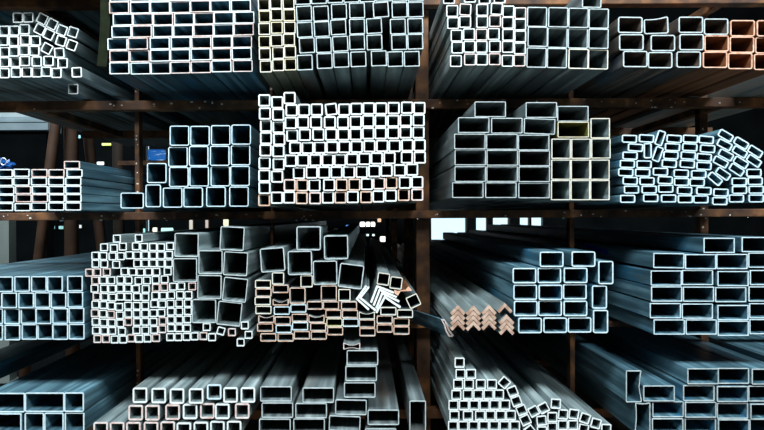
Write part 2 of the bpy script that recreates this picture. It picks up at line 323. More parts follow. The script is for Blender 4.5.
  [(1416.0,56.4,1.3), (1482.4,66.5,0.3), (1561.6,66.1,0.3)],
 ]),
 'M': (63, 63, 3.6, 1.0, 'b', [
  [(-1839.2,-262.2,0.3), (-1773.2,-262.0,0.3), (-1707.3,-261.9,0.3), (-1641.3,-261.7,0.3), (-1575.3,-261.5,0.3), (-1509.4,-261.3,0.3), (-1443.4,-261.4,0.3), (-1376.4,-260.7,0.3), (-1309.4,-261.1,0.3), (-1246.0,-261.4,0.3), (-1165.9,-260.2,0.3)],
  [(-1886.7,-325.6,0.3), (-1820.7,-325.7,0.3), (-1754.7,-325.5,0.3), (-1688.8,-325.3,0.3), (-1622.8,-325.1,0.3), (-1556.8,-325.0,0.3), (-1490.9,-324.8,0.3), (-1427.5,-325.9,0.3), (-1360.0,-326.2,0.3), (-1295.6,-325.5,0.3), (-1231.2,-325.9,0.3), (-1164.7,-324.6,0.3)],
  [(-1883.9,-391.6,0.3), (-1817.9,-391.4,0.3), (-1751.9,-391.2,0.3), (-1686.0,-391.0,0.3), (-1620.0,-390.9,0.3), (-1554.0,-390.7,0.3), (-1488.1,-390.5,0.3), (-1420.5,-390.9,0.3), (-1354.5,-389.6,0.3), (-1290.7,-389.7,0.3), (-1224.2,-389.3,0.3), (-1159.8,-388.0,0.3)],
  [(-1881.6,-455.5,0.3), (-1815.6,-455.3,0.3), (-1749.7,-455.1,0.3), (-1683.7,-454.9,0.3), (-1617.7,-454.7,0.3), (-1551.7,-454.6,0.3), (-1485.8,-454.4,0.3), (-1416.7,-454.7,0.3), (-1351.2,-453.5,0.3), (-1287.3,-453.1,0.3), (-1224.0,-453.1,0.3), (-1158.5,-452.4,0.3)],
 ]),
 'N': (32, 32, 3.4, 1.0, 'w', [
  [(-996.5,-81.2,0.3), (-909.6,-80.1,0.3)],
  [(-1048.5,-116.0,0.3), (-1009.8,-119.6,0.3), (-973.1,-113.3,0.3), (-920.7,-112.5,0.3), (-887.8,-115.3,0.3), (-852.2,-115.5,0.3), (-820.5,-116.9,0.3), (-784.6,-113.2,0.3)],
  [(-1084.3,-149.6,0.3,{'len':0.43}), (-1051.7,-150.8,0.3), (-1015.2,-152.3,0.3), (-982.2,-151.7,0.3), (-948.2,-147.9,0.3), (-915.7,-148.9,0.3), (-883.8,-148.3,0.3), (-852.1,-148.7,0.3), (-820.5,-149.0,0.3), (-788.8,-147.2,0.3)],
  [(-1083.5,-181.5,0.3,{'len':0.43}), (-1048.9,-182.8,0.3), (-1000.7,-185.4,0.3), (-916.2,-181.1,0.3), (-884.6,-181.0,0.3), (-853.0,-180.9,0.3), (-821.3,-181.4,0.3), (-789.6,-181.1,0.3)],
  [(-1108.9,-216.9,0.3,{'c':'p','len':0.43}), (-1077.2,-215.8,0.3,{'c':'p','len':0.43}), (-1039.1,-215.5,0.3,{'c':'p'}), (-967.9,-213.3,0.3), (-935.5,-214.5,0.3), (-903.9,-216.2,0.3), (-871.7,-215.2,0.3), (-840.0,-215.0,0.3), (-794.0,-213.4,0.3)],
  [(-1084.7,-249.0,0.3,{'c':'p','len':0.43}), (-1053.1,-247.9,0.3), (-1021.4,-248.6,0.3), (-984.3,-246.7,0.3), (-952.3,-247.9,0.3), (-912.0,-250.7,0.3), (-878.0,-249.4,0.3), (-842.9,-247.2,0.3), (-807.3,-245.3,0.3)],
  [(-1087.6,-280.9,0.3,{'len':0.43}), (-1049.6,-281.1,0.3), (-1018.0,-282.4,0.3), (-986.3,-280.2,0.3), (-954.6,-280.9,0.3), (-922.7,-282.9,0.3), (-883.4,-283.4,0.3), (-842.6,-279.1,0.3,{'c':'p'}), (-809.0,-277.2,0.3,{'c':'p'}), (-773.4,-275.0,0.3), (-741.0,-273.1,0.3), (-696.5,-273.9,0.3,{'c':'p'})],
  [(-1079.6,-312.8,0.3,{'c':'p','len':0.43}), (-1047.9,-314.2,0.3), (-1016.3,-317.2,0.3), (-984.6,-313.2,0.3), (-953.0,-314.7,0.3), (-917.6,-315.1,0.3), (-885.2,-316.3,0.3), (-845.0,-311.2,0.3), (-813.3,-311.2,0.3), (-781.5,-309.2,0.3), (-745.9,-308.2,0.3), (-712.3,-308.8,0.3)],
  [(-1084.5,-344.8,0.3,{'len':0.43}), (-1052.8,-346.9,0.3), (-1021.2,-350.7,0.3), (-989.6,-355.1,0.3), (-953.4,-350.0,0.3), (-919.4,-351.0,0.3), (-885.3,-350.1,0.3), (-849.3,-343.1,0.3), (-817.6,-345.5,0.3), (-784.3,-343.2,0.3), (-749.2,-341.7,0.3), (-714.5,-341.6,0.3)],
  [(-1086.3,-379.2,0.3,{'c':'p','len':0.43}), (-1054.6,-381.9,0.3), (-1023.0,-385.1,0.3,{'c':'p'}), (-987.5,-388.9,0.3), (-953.6,-382.7,0.3), (-919.5,-382.9,0.3), (-885.5,-382.0,0.3), (-852.6,-380.4,0.3), (-821.0,-379.5,0.3), (-782.9,-375.1,0.3), (-749.3,-374.6,0.3), (-714.6,-373.5,0.3)],
  [(-1083.2,-413.7,0.3,{'len':0.43}), (-1051.5,-416.9,0.3), (-1019.3,-418.2,0.3), (-985.6,-420.8,0.3), (-953.2,-414.7,0.3,{'c':'p'}), (-918.1,-415.6,0.3), (-885.7,-414.8,0.3), (-852.7,-414.9,0.3), (-816.0,-412.0,0.3,{'c':'p'}), (-783.0,-408.2,0.3), (-749.5,-407.6,0.3), (-717.1,-406.7,0.3)],
  [(-1081.7,-448.6,0.3,{'len':0.43}), (-1049.2,-450.0,0.3), (-1017.4,-450.2,0.3), (-978.6,-452.8,0.3), (-920.9,-448.6,0.3), (-885.3,-449.6,0.3), (-850.2,-447.4,0.3), (-817.4,-445.0,0.3,{'c':'p'}), (-782.1,-440.2,0.3), (-750.1,-441.1,0.3), (-718.4,-442.1,0.3), (-640.2,-437.4,0.3)],
  [(-1075.6,-482.0,0.3,{'c':'p'}), (-1041.5,-482.0,0.3,{'c':'p'}), (-1007.5,-484.6,0.3), (-973.5,-484.8,0.3), (-941.7,-480.4,0.3,{'c':'p'}), (-910.0,-482.2,0.3), (-876.6,-481.6,0.3), (-842.6,-479.9,0.3,{'c':'p'}), (-785.9,-476.5,0.3), (-753.5,-476.7,0.3), (-720.2,-475.8,0.3), (-688.5,-474.2,0.3), (-653.0,-473.6,0.3,{'c':'p'}), (-618.6,-477.9,0.3)],
  [(-583.2,-453.5,15.3), (-539.3,-458.5,0.3,{'c':'p'}), (-487.3,-431.6,0.3), (-472.3,-469.3,0.3,{'len':0.43})],
  [(-504.4,-499.5,0.3)],
 ]),
 'O': (97, 96, 3.1, 1.0, 's', [
  [(-719.4,-108.7,1.3), (-536.3,-83.7,3.3)],
  [(-724.6,-208.7,0.3), (-622.8,-177.7,0.3)],
  [(-523.2,-184.7,3.3)],
  [(-627.4,-276.6,1.3), (-525.4,-288.3,6.3)],
  [(-650.1,-373.2,0.3), (-548.5,-384.1,6.3)],
 ]),
 'P': (98, 97, 3.7, 1.0, 's', [
  [(-229.9,-84.1,0.3,{'len':0.42})],
  [(-120.7,-121.3,-0.7)],
  [(-374.8,-169.7,-3.7), (-265.0,-182.3,-0.7)],
  [(-164.7,-222.0,-0.7), (-61.5,-236.4,7.3)],
 ]),
 'Q': (65, 34, 3.4, 1.0, 'o', [
  [(68.2,-248.4,8.3,{'c':'c','w':49.7,'h':49.7}), (118.9,-264.4,7.3,{'c':'c','w':49.7,'h':49.7}), (188.2,-337.8,-24.7,{'c':'c','w':49.7,'h':49.7})],
  [(-353.8,-244.5,0.3,{'c':'c','w':49.7,'h':49.7}), (-239.2,-256.2,0.3,{'c':'c','w':49.7,'h':49.7}), (-88.1,-312.4,0.3,{'c':'c','w':49.7,'h':49.7})],
  [(-414.1,-266.8,0.3,{'c':'c'}), (-344.0,-286.2,0.3)],
  [(-411.7,-300.6,0.3), (-276.1,-313.6,0.3,{'h':64.9}), (-150.4,-304.9,0.3,{'h':63.9})],
  [(-415.0,-334.1,0.3,{'c':'c'}), (-343.2,-335.3,0.3,{'shape':'crush'}), (-272.2,-364.4,0.3,{'c':'b'}), (-207.0,-353.3,0.3), (-142.0,-353.7,0.3), (-70.0,-354.3,0.3)],
  [(-412.0,-369.5,0.3,{'c':'c'}), (-338.7,-372.7,0.3,{'c':'b'})],
  [(-400.7,-405.9,0.3,{'shape':'sag'}), (-335.3,-412.8,0.3), (-267.2,-402.2,0.3), (-200.2,-405.7,0.3,{'shape':'sag'}), (-132.5,-387.5,0.3), (-66.0,-388.6,0.3)],
  [(1.2,-393.9,0.3,{'c':'c','shape':'sag'}), (87.4,-377.3,0.3,{'c':'c'}), (153.9,-387.4,0.3,{'c':'c'})],
  [(-406.1,-440.2,0.3), (-331.3,-446.3,0.3,{'c':'b'}), (-265.8,-435.7,0.3,{'c':'b'}), (-193.7,-439.2,0.3), (-128.7,-421.7,0.3,{'c':'y'}), (-63.8,-422.9,0.3,{'c':'b'}), (1.8,-427.4,0.3), (72.6,-411.8,0.3), (139.6,-421.8,0.3)],
  [(-393.2,-480.0,0.3), (-324.1,-480.4,0.3), (-258.8,-471.3,0.3), (-191.6,-473.2,0.3), (-126.1,-456.0,0.3), (3.2,-461.2,0.3), (72.4,-446.9,0.3), (139.4,-455.3,0.3)],
 ]),
 'T': (95, 62, 4.4, 0.99, 'b', [
  [(733.7,-171.4,0.3), (859.9,-171.1,0.3)],
  [(625.7,-235.3,0.3), (726.0,-235.8,0.3), (828.3,-235.4,0.3)],
  [(629.9,-301.6,0.3), (728.4,-302.1,0.3), (827.0,-300.8,0.3), (948.0,-225.0,0.3,{'w':60.8,'h':93.0})],
  [(631.4,-366.1,0.3), (728.1,-365.7,0.3), (826.7,-366.2,0.3), (924.5,-322.5,0.3,{'w':60.8,'h':93.0})],
  [(646.7,-432.5,0.3), (748.0,-433.0,0.3), (844.7,-432.6,0.3), (925.8,-418.3,0.3,{'w':60.8,'h':93.0})],
 ]),
 'U': (125, 61, 3.2, 1.0, 'b', [
  [(1411.2,-120.8,0.3), (1564.7,-118.5,0.3)],
  [(1212.0,-181.1,1.3), (1337.3,-186.0,0.3), (1462.2,-185.6,0.3), (1591.0,-181.1,0.3)],
  [(1200.7,-250.7,0.3), (1326.6,-249.3,0.3), (1466.8,-254.2,0.3), (1595.8,-250.7,0.3)],
  [(1200.4,-314.2,0.3), (1329.3,-315.9,0.3), (1459.3,-318.6,0.3), (1590.3,-316.2,0.3)],
  [(1194.9,-380.7,0.3), (1322.8,-383.4,0.3), (1467.1,-390.3,0.3), (1595.1,-383.8,0.3)],
  [(1209.9,-446.3,0.3), (1337.8,-446.9,0.3), (1465.8,-452.7,0.3), (1594.8,-447.3,0.3)],
 ]),
 'V': (159, 79, 4.4, 1.0, 'b', [
  [(-1667.5,-655.4,0.3)],
  [(-1449.3,-736.4,0.3), (-1290.6,-735.4,0.3), (-1171.0,-734.4,0.3,{'w':80.1})],
  [(-1460.4,-816.2,0.3), (-1333.2,-816.1,0.3,{'w':78.5}), (-1253.6,-816.2,0.3,{'w':78.5}), (-1171.4,-815.6,0.3,{'w':79.6})],
 ]),
 'W': (59, 62, 6.1, 1.0, 'w', [
  [(-907.7,-708.6,0.3), (-834.4,-711.6,0.3), (-761.2,-714.1,0.3), (-682.6,-712.1,0.3), (-610.8,-696.5,0.3,{'c':'b'}), (-545.4,-708.9,0.3), (-475.8,-709.3,0.3)],
  [(-925.9,-778.7,0.3,{'c':'p'}), (-858.4,-779.0,0.3,{'c':'p'}), (-777.7,-776.8,0.3,{'c':'p'}), (-709.1,-776.1,0.3), (-640.0,-774.1,0.3,{'c':'p'}), (-578.2,-774.2,0.3), (-498.6,-773.0,0.3,{'c':'p'})],
  [(-1065.0,-844.9,0.3,{'c':'p','len':0.43}), (-999.5,-845.3,0.3,{'c':'p'}), (-934.1,-845.6,0.3,{'c':'p'}), (-865.0,-846.0,0.3,{'c':'p'}), (-798.0,-844.8,0.3,{'c':'p'}), (-733.1,-849.3,0.3), (-665.0,-847.0,0.3), (-600.1,-845.3,0.3), (-533.0,-845.1,0.3)],
 ]),
 'X': (127, 62, 3.4, 1.0, 's', [
  [(-59.6,-500.9,0.3,{'c':'p','w':68.7,'h':60.3,'len':0.42,'shape':'bow'})],
  [(-17.2,-563.1,0.3)],
  [(-22.6,-625.9,0.3)],
  [(-28.8,-692.1,0.3)],
  [(-363.9,-706.2,0.3), (-194.7,-712.1,0.3)],
  [(-358.4,-770.8,0.3), (-223.6,-774.0,0.3), (-64.3,-761.4,1.3)],
  [(-368.8,-835.2,0.3), (-232.3,-835.9,0.3), (-89.8,-825.8,2.3), (65.3,-802.3,0.3)],
  [(202.7,-800.5,0.3,{'w':67.0,'h':129.8})],
  [(54.0,-877.6,0.3)],
 ]),
 'Y': (41, 41, 4.1, 1.0, 'w', [
  [(371.5,-585.3,0.3)],
  [(375.4,-631.1,0.3), (417.3,-631.2,0.3)],
  [(365.8,-672.4,0.3), (408.7,-672.6,0.3), (456.4,-672.8,0.3), (500.6,-672.8,0.3), (550.5,-665.9,42.3)],
  [(357.7,-713.8,0.3), (403.8,-714.0,0.3), (446.2,-714.1,0.3), (487.5,-714.3,0.3), (528.8,-714.3,0.3), (583.4,-701.6,-21.7)],
  [(346.0,-755.2,0.3), (387.7,-755.3,0.3), (429.1,-755.4,0.3), (470.4,-755.6,0.3), (511.9,-755.7,0.3), (553.5,-755.8,0.3), (598.3,-740.9,-19.7), (754.9,-750.9,3.3)],
  [(349.4,-796.6,0.3), (403.4,-796.7,0.3), (452.2,-796.9,0.3), (493.5,-797.0,0.3), (534.8,-797.2,0.3), (576.1,-797.8,0.3), (619.3,-777.7,-21.7), (667.7,-782.1,-27.7), (707.4,-768.7,-27.7), (785.0,-794.7,5.3), (828.0,-793.9,8.3), (871.5,-809.8,18.3), (915.1,-830.4,15.3)],
  [(343.5,-837.9,0.3), (384.8,-838.1,0.3), (426.2,-838.2,0.3), (467.5,-838.3,0.3), (508.8,-838.4,0.3), (550.1,-839.0,0.3), (591.5,-839.3,0.3), (634.4,-817.4,-24.7), (699.0,-819.6,-4.7), (741.9,-805.5,0.3)],
  [(650.9,-859.8,-37.7), (700.6,-862.7,0.3), (742.0,-846.9,0.3), (783.4,-838.0,0.3), (824.7,-837.8,0.3), (867.1,-853.9,10.3), (955.8,-852.8,3.3)],
 ]),
 'Z': (126, 64, 3.2, 1.0, 's', [
  [(1343.8,-643.8,0.3), (1469.3,-644.5,0.3), (1601.9,-646.8,0.3), (1805.3,-648.7,0.3), (1937.5,-650.3,0.3), (2069.7,-651.8,0.3)],
  [(1066.2,-682.7,0.3,{'w':62.8,'h':128.0,'shape':'dent'}), (1167.3,-711.5,0.3), (1329.6,-712.4,0.3), (1461.8,-715.6,0.3), (1591.5,-716.2,0.3), (1794.9,-718.1,0.3), (1927.1,-719.7,0.3), (2059.3,-721.2,0.3)],
  [(1206.3,-777.0,0.3), (1333.5,-777.7,0.3), (1464.0,-784.2,0.3), (1595.3,-786.6,0.3), (1798.7,-788.5,0.3), (1930.9,-790.0,0.3), (2063.1,-791.5,0.3)],
  [(1101.5,-809.7,0.3,{'w':62.8,'h':125.5,'shape':'dent2'}), (1201.7,-843.1,0.3), (1335.6,-846.3,0.3), (1465.3,-848.6,0.3), (1595.0,-850.2,0.3), (1798.3,-852.1,0.3), (1930.6,-853.6,0.3), (2062.8,-855.1,0.3)],
 ]),
}
BARS = [
 ('R0',0,0.97,[(354.6,-343.4),(384.3,-374.5),(376.0,-383.6),(354.5,-359.9),(332.8,-383.3),(324.6,-374.2)]),
 ('R0',1,0.97,[(354.5,-363.2),(384.2,-394.3),(375.9,-403.4),(354.4,-379.7),(332.7,-403.2),(324.5,-394.0)]),
 ('R0',2,0.97,[(354.4,-383.0),(384.1,-414.1),(375.8,-423.2),(354.3,-399.5),(332.6,-423.0),(324.4,-413.8)]),
 ('R0',3,0.97,[(354.3,-402.8),(384.0,-434.0),(375.7,-443.0),(354.2,-419.3),(332.5,-442.8),(324.3,-433.6)]),
 ('R1',0,0.97,[(415.0,-344.7),(444.7,-375.9),(436.4,-384.9),(414.9,-361.2),(393.2,-384.7),(385.0,-375.6)]),
 ('R1',1,0.97,[(414.9,-364.5),(444.6,-395.7),(436.3,-404.7),(414.8,-381.0),(393.1,-404.5),(384.9,-395.4)]),
 ('R1',2,0.97,[(414.8,-384.3),(444.5,-415.5),(436.2,-424.5),(414.7,-400.9),(393.0,-424.3),(384.8,-415.2)]),
 ('R1',3,0.97,[(414.7,-404.2),(444.4,-435.3),(436.1,-444.3),(414.6,-420.7),(392.9,-444.1),(384.7,-435.0)]),
 ('R2',0,0.97,[(475.5,-342.5),(505.2,-373.6),(496.9,-382.7),(475.4,-359.0),(453.7,-382.5),(445.4,-373.3)]),
 ('R2',1,0.97,[(475.4,-362.3),(505.1,-393.5),(496.8,-402.5),(475.3,-378.8),(453.6,-402.3),(445.3,-393.1)]),
 ('R2',2,0.97,[(475.3,-382.1),(505.0,-413.3),(496.7,-422.3),(475.2,-398.6),(453.4,-422.1),(445.2,-412.9)]),
 ('R2',3,0.97,[(475.2,-401.9),(504.9,-433.1),(496.6,-442.1),(475.1,-418.4),(453.3,-441.9),(445.1,-432.8)]),
 ('R3',0,0.97,[(537.0,-336.2),(566.7,-367.4),(558.4,-376.4),(536.9,-352.7),(515.1,-376.2),(506.9,-367.1)]),
 ('R3',1,0.97,[(544.3,-381.5),(574.0,-412.6),(565.7,-421.6),(544.3,-398.0),(522.5,-421.4),(514.3,-412.3)]),
 ('R3',2,0.97,[(544.2,-401.3),(573.9,-432.4),(565.6,-441.4),(544.1,-417.8),(522.4,-441.2),(514.2,-432.1)]),
 ('R3',3,0.97,[(544.1,-421.1),(573.8,-452.2),(565.5,-461.3),(544.0,-437.6),(522.3,-461.0),(514.1,-451.9)]),
 ('SL',0,1.0,[(41.1,-272.4),(111.1,-300.0),(108.1,-307.5),(45.7,-282.9),(22.1,-344.3),(14.5,-341.3)]),
 ('SL',1,1.0,[(50.9,-286.0),(122.5,-317.8),(119.2,-325.2),(55.4,-296.9),(32.5,-355.9),(24.9,-352.9)]),
 ('SL',2,1.0,[(61.3,-299.7),(132.9,-335.7),(129.2,-342.9),(65.6,-310.9),(42.9,-367.5),(35.3,-364.5)]),
 ('SL',3,1.0,[(72.3,-314.4),(138.5,-359.8),(133.9,-366.5),(75.1,-326.2),(42.4,-385.7),(35.3,-381.8)]),
 ('SV',0,1.0,[(-43.0,-328.5),(7.0,-373.8),(12.3,-367.9),(-32.6,-327.3),(2.5,-277.7),(-4.0,-273.2)]),
 ('SV',1,1.0,[(-30.4,-324.3),(34.2,-377.0),(39.2,-371.0),(-19.5,-323.1),(12.7,-282.3),(6.5,-277.4)]),
 ('CH',0,1.0,[(297.7,-410.7),(312.4,-411.3),(323.8,-429.7),(334.1,-456.0),(348.2,-475.9),(341.9,-482.2),(327.7,-479.5),(316.3,-458.0),(310.2,-434.4)],[(303.5,-415.5),(310.8,-416.6),(318.0,-432.8),(328.4,-459.1),(340.8,-476.4),(333.5,-475.8),(322.1,-456.9),(315.4,-433.9)]),
 ('ST',0,1.0,[(111.1,-291.6),(123.7,-296.9),(157.2,-291.8),(168.8,-278.3),(183.4,-295.1),(167.6,-297.1),(136.2,-298.0),(125.7,-315.7),(112.6,-306.2)]),
]

# ------------------------------------------------------------------ setting
def structure(o): o['kind'] = 'structure'; return o
structure(boxes('floor', CONCRETE, None, (-14, 14, -12, 9.3, -0.1, 0)))
structure(boxes('ground_back_shade', DARKWALL, None, (-9.0, 0.0, 2.2, 8.9, 0.0, 0.006)))  # near-black sheet added over the floor to keep this area dark
structure(boxes('ceiling', ROOF, None, (-9, 9, -8.2, 5.6, 6.0, 6.1), (-4.4, 9, 5.6, 9.3, 6.0, 6.1)))  # unseen; spread to shut out sky, left rear gap lights the building
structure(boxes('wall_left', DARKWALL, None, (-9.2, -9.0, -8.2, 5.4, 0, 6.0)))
structure(boxes('wall_front', DARKWALL, None, (-9.2, 9.0, -8.4, -8.2, 0, 6.0)))  # unseen wall added with the left one to keep sky light out
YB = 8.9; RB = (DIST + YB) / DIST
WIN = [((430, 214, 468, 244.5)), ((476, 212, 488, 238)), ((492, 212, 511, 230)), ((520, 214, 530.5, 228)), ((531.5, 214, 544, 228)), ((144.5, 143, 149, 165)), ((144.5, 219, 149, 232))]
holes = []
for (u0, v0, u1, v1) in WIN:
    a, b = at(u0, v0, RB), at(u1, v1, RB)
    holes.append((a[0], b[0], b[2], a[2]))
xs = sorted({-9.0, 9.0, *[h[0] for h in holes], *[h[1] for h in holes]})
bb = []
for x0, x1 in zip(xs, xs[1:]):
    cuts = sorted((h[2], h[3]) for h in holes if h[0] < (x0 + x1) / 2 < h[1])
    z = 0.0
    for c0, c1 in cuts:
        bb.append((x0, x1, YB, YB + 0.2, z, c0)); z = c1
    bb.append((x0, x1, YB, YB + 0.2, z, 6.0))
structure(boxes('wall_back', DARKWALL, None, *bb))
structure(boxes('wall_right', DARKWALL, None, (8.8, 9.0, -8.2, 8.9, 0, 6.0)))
GLASS = material('window_glass', 0.05, 0, (1, 1, 1))
gb = GLASS.node_tree.nodes['Principled BSDF']
gb.inputs['Transmission Weight'].default_value = 1.0; gb.inputs['IOR'].default_value = 1.05
for k, (x0, x1, z0, z1) in enumerate(holes):
    e = empty('window_%d' % (k + 1), ((x0 + x1) / 2, YB + 0.1, z0)); structure(e)
    t = 0.03 if x1 - x0 > 0.3 else 0.012
    bm = bmesh.new(); cx = (x0 + x1) / 2
    for b in ((x0, x0 + t), (x1 - t, x1)): add_box(bm, b[0] - cx, b[1] - cx, -0.05, 0.05, 0, z1 - z0)
    for b in ((0, t), (z1 - z0 - t, z1 - z0)): add_box(bm, x0 + t - cx, x1 - t - cx, -0.05, 0.05, b[0], b[1])
    done(bm, 'window_frame', BLACK, e)
    boxes('window_pane', GLASS, e, (x0 + t - cx, x1 - t - cx, -0.004, 0.004, t, z1 - z0 - t))

# ------------------------------------------------------------------ the storage rack
RY = 0.444                                   # the front beams stand this far behind the tube ends
def low(keys):
    zs = []
    for k in keys:
        w, h, wall, r, c, rows = STACKS[k]
        for row in rows:
            for t in row:
                d = t[3] if len(t) > 3 else {}
                a = math.radians(t[2]); ww, hh = d.get('w', w), d.get('h', h)
                zs.append(t[1] - abs(math.sin(a)) * ww / 2 - abs(math.cos(a)) * hh / 2)
    return EYE + min(zs) / 1000 - 0.001
K1 = EYE + 0.556
K2 = low(('H', 'I', 'J', 'K', 'K2', 'L'))
K3 = low('MNO')
K3R = low('PQTU')
K4 = low('VWXYZ')
K0 = EYE + 1.045
rack = empty('storage_rack', (0, RY, 0))
tag(rack, 'rusty brown welded steel rack of posts and beams carrying all the tubes', 'rack')
BH = 0.042
XL, XR = -2.4, 2.2
def rp(name, *bb, mat=RUST, bevel=0.004):
    return boxes(name, mat, rack, *[(b[0], b[1], b[2] - RY, b[3] - RY, b[4], b[5]) for b in bb], bevel=bevel)
for top in (K0, K1, K2, K3, K4):
    BH = 0.037 if top == K2 else 0.044
    if top == K3:
        rp('front_beam', (XL, -114.4 * PX, RY - 0.01, RY + 0.05, top - BH, top))
        rp('front_beam', (-114.4 * PX, XR, RY - 0.01, RY + 0.05, K3R - 0.028, K3R))
    else: rp('front_beam', (XL, XR, RY - 0.01, RY + 0.05, top - BH, top))
    for yy in (1.40, 3.4, 5.2):
        rp('rear_beam', (-1.8 if yy < 2 else XL, -1.5 if top == K3 else XR, yy, yy + 0.05, top - BH, top))
    for xx in (-1.56, 0.275, 1.704):
        if top == K3 and xx > -1: continue
        rp('side_rail', (xx - 0.02, xx + 0.02, RY + 0.05, 1.40, top - BH, top - 0.006))
def post(x0, x1, name='post', y0=RY + 0.052, dy=0.05, speck=False, zlow=0):
    p = rp(name, (x0 * PX, x1 * PX, y0, y0 + dy, zlow, K0 - BH - 0.001))
    if speck:
        bm = bmesh.new(); rr = random.Random(int(x0))
        for q in range(26):
            zz = rr.uniform(max(0.4, zlow), 2.3); xx = rr.uniform(x0 * PX + 0.006, x1 * PX - 0.006); s = rr.uniform(0.0015, 0.005)
            add_box(bm, xx - s, xx + s, y0 - RY - 0.001, y0 - RY + 0.001, zz, zz + s * rr.uniform(1, 3))
        f = done(bm, 'paint_flecks', PAINT, p); f['label'] = 'white paint flecks on the post'; f['kind'] = 'stuff'
post(-278.8, -273.2, speck=True)
post(-115.5, -112.0, speck=True, zlow=K3 - 0.05)
post(60.5, 76.6, 'main_post', RY + 0.052, 0.09)
post(245.5, 251.4)
post(421, 431, y0=0.62, speck=True)
bmf = bmesh.new(); rr = random.Random(3)
for top in (K1, K2):
    for q in range(46):
        x = rr.uniform(-1.9, 1.9); z = top - rr.uniform(0.006, 0.046); s = rr.uniform(0.001, 0.0035)
        add_box(bmf, x - s * rr.uniform(1, 3), x + s, -0.0115, -0.009, z - s, z + s)
f = done(bmf, 'paint_flecks', PAINT, rack); f['label'] = 'pale flecks on the front beams'; f['kind'] = 'stuff'
for xx in (0.275,):
    for yy in (1.452, 3.455, 5.255): rp('rear_post', (xx - 0.028, xx + 0.028, yy, yy + 0.05, 0, K0 - BH - 0.001))

# ------------------------------------------------------------------ tubes
def corner_loop(w, h, rad, n):
    pts = []
    for cx, cz, a0 in ((w / 2 - rad, h / 2 - rad, 0), (-w / 2 + rad, h / 2 - rad, 90), (-w / 2 + rad, -h / 2 + rad, 180), (w / 2 - rad, -h / 2 + rad, 270)):
        for k in range(n + 1):
            a = math.radians(a0 + 90 * k / n)
            pts.append((cx + rad * math.cos(a), cz + rad * math.sin(a)))
    return pts
def densify(pts, n):
    out = []
    for (a, b), (c, d) in zip(pts, pts[1:] + pts[:1]):
        m = n if math.hypot(c - a, d - b) > 0.02 else 1
        out += [(a + (c - a) * k / m, b + (d - b) * k / m) for k in range(m)]
    return out
def warp(shape, w, h, u, v):
    """how a damaged mouth is pushed out of square"""
    top = min(1, max(0, v / h + 0.5)); mid = math.cos(math.pi * u / w) if abs(u) < w / 2 else 0
    if shape == 'sag': return 0, -0.36 * h * mid * top ** 3
    if shape == 'crush': return 0, -top ** 2 * h * (0.22 + 0.42 * mid)
    if shape == 'bow': return u * 0.0, -top * h * (0.52 + 0.18 * mid) + (1 - top) * 0.12 * h * mid
    if shape == 'bent': return 0, top ** 2 * h * (0.16 * (u / w) - 0.07 * mid)
    side = min(1, max(0, u / w + 0.5)); mz = math.cos(math.pi * (v / h - 0.1)) if abs(v / h - 0.1) < 0.5 else 0
    if shape == 'dent': return -0.16 * w * side ** 2 * mz + 0.06 * w * side * (1 if v > 0 else 0.3), 0
    if shape == 'dent2': return 0.07 * w * (1 - side) ** 2 * mz, -0.03 * h * mid * top
    return 0, 0
CACHE = {}
CUT = 0.004
def ring_mesh(loops, mat, name, smooth):
    """loops: (y, outer, inner) sections joined into a hollow tube with both mouths open"""
    verts, faces = [], []
    n = len(loops[0][1])
    for y, o, i in loops:
        verts += [(x, y, z) for x, z in o] + [(x, y, z) for x, z in i]
    for s in range(len(loops) - 1):
        b0, b1 = s * 2 * n, (s + 1) * 2 * n
        for k in range(n):
            j = (k + 1) % n
            faces.append((b0 + k, b1 + k, b1 + j, b0 + j))
            faces.append((b0 + n + k, b0 + n + j, b1 + n + j, b1 + n + k))
    e = (len(loops) - 1) * 2 * n
    for k in range(n):
        j = (k + 1) % n
        faces.append((k, j, n + j, n + k))
        faces.append((e + k, e + n + k, e + n + j, e + j))
    return mesh_from(verts, faces, mat, name, False)
def tube_meshes(w, h, wall, rad, length, body, rim, shape, nm):
    key = (round(w, 4), round(h, 4), round(wall, 4), round(length, 2), shape)
    kb, kr = key + (body, 'b'), key + (rim, 'r')
    n = 3
    def loops(ys):
        out = []
        for y, f in ys:
            o, i = corner_loop(w, h, rad, n), corner_loop(w - 2 * wall, h - 2 * wall, max(rad - wall, 0.0012), n)
            if shape:
                o, i = densify(o, 10), densify(i, 10)
                m = min(len(o), len(i)); assert len(o) == len(i)
                o = [(u + f * warp(shape, w, h, u, v)[0], v + f * warp(shape, w, h, u, v)[1]) for u, v in o]
                i = [(u + f * warp(shape, w, h, u, v)[0], v + f * warp(shape, w, h, u, v)[1]) for u, v in i]
            out.append((y, o, i))
        return out
    if kb not in CACHE:
        ys = [(CUT, 1), (0.10, 0.75), (0.22, 0.2), (0.32, 0), (length, 0)] if shape else [(CUT, 0), (length, 0)]
        CACHE[kb] = ring_mesh(loops(ys), STEEL[body], nm, False)
    if kr not in CACHE:
        CACHE[kr] = ring_mesh(loops([(0, 1), (CUT, 1)]), RIM[rim], 'cut_end', False)
    return CACHE[kb], CACHE[kr]
ORD = ['first', 'second', 'third', 'fourth', 'fifth', 'sixth', 'seventh', 'eighth', 'ninth', 'tenth', 'eleventh', 'twelfth', 'thirteenth', 'fourteenth', 'fifteenth', 'sixteenth', 'seventeenth', 'eighteenth', 'nineteenth']
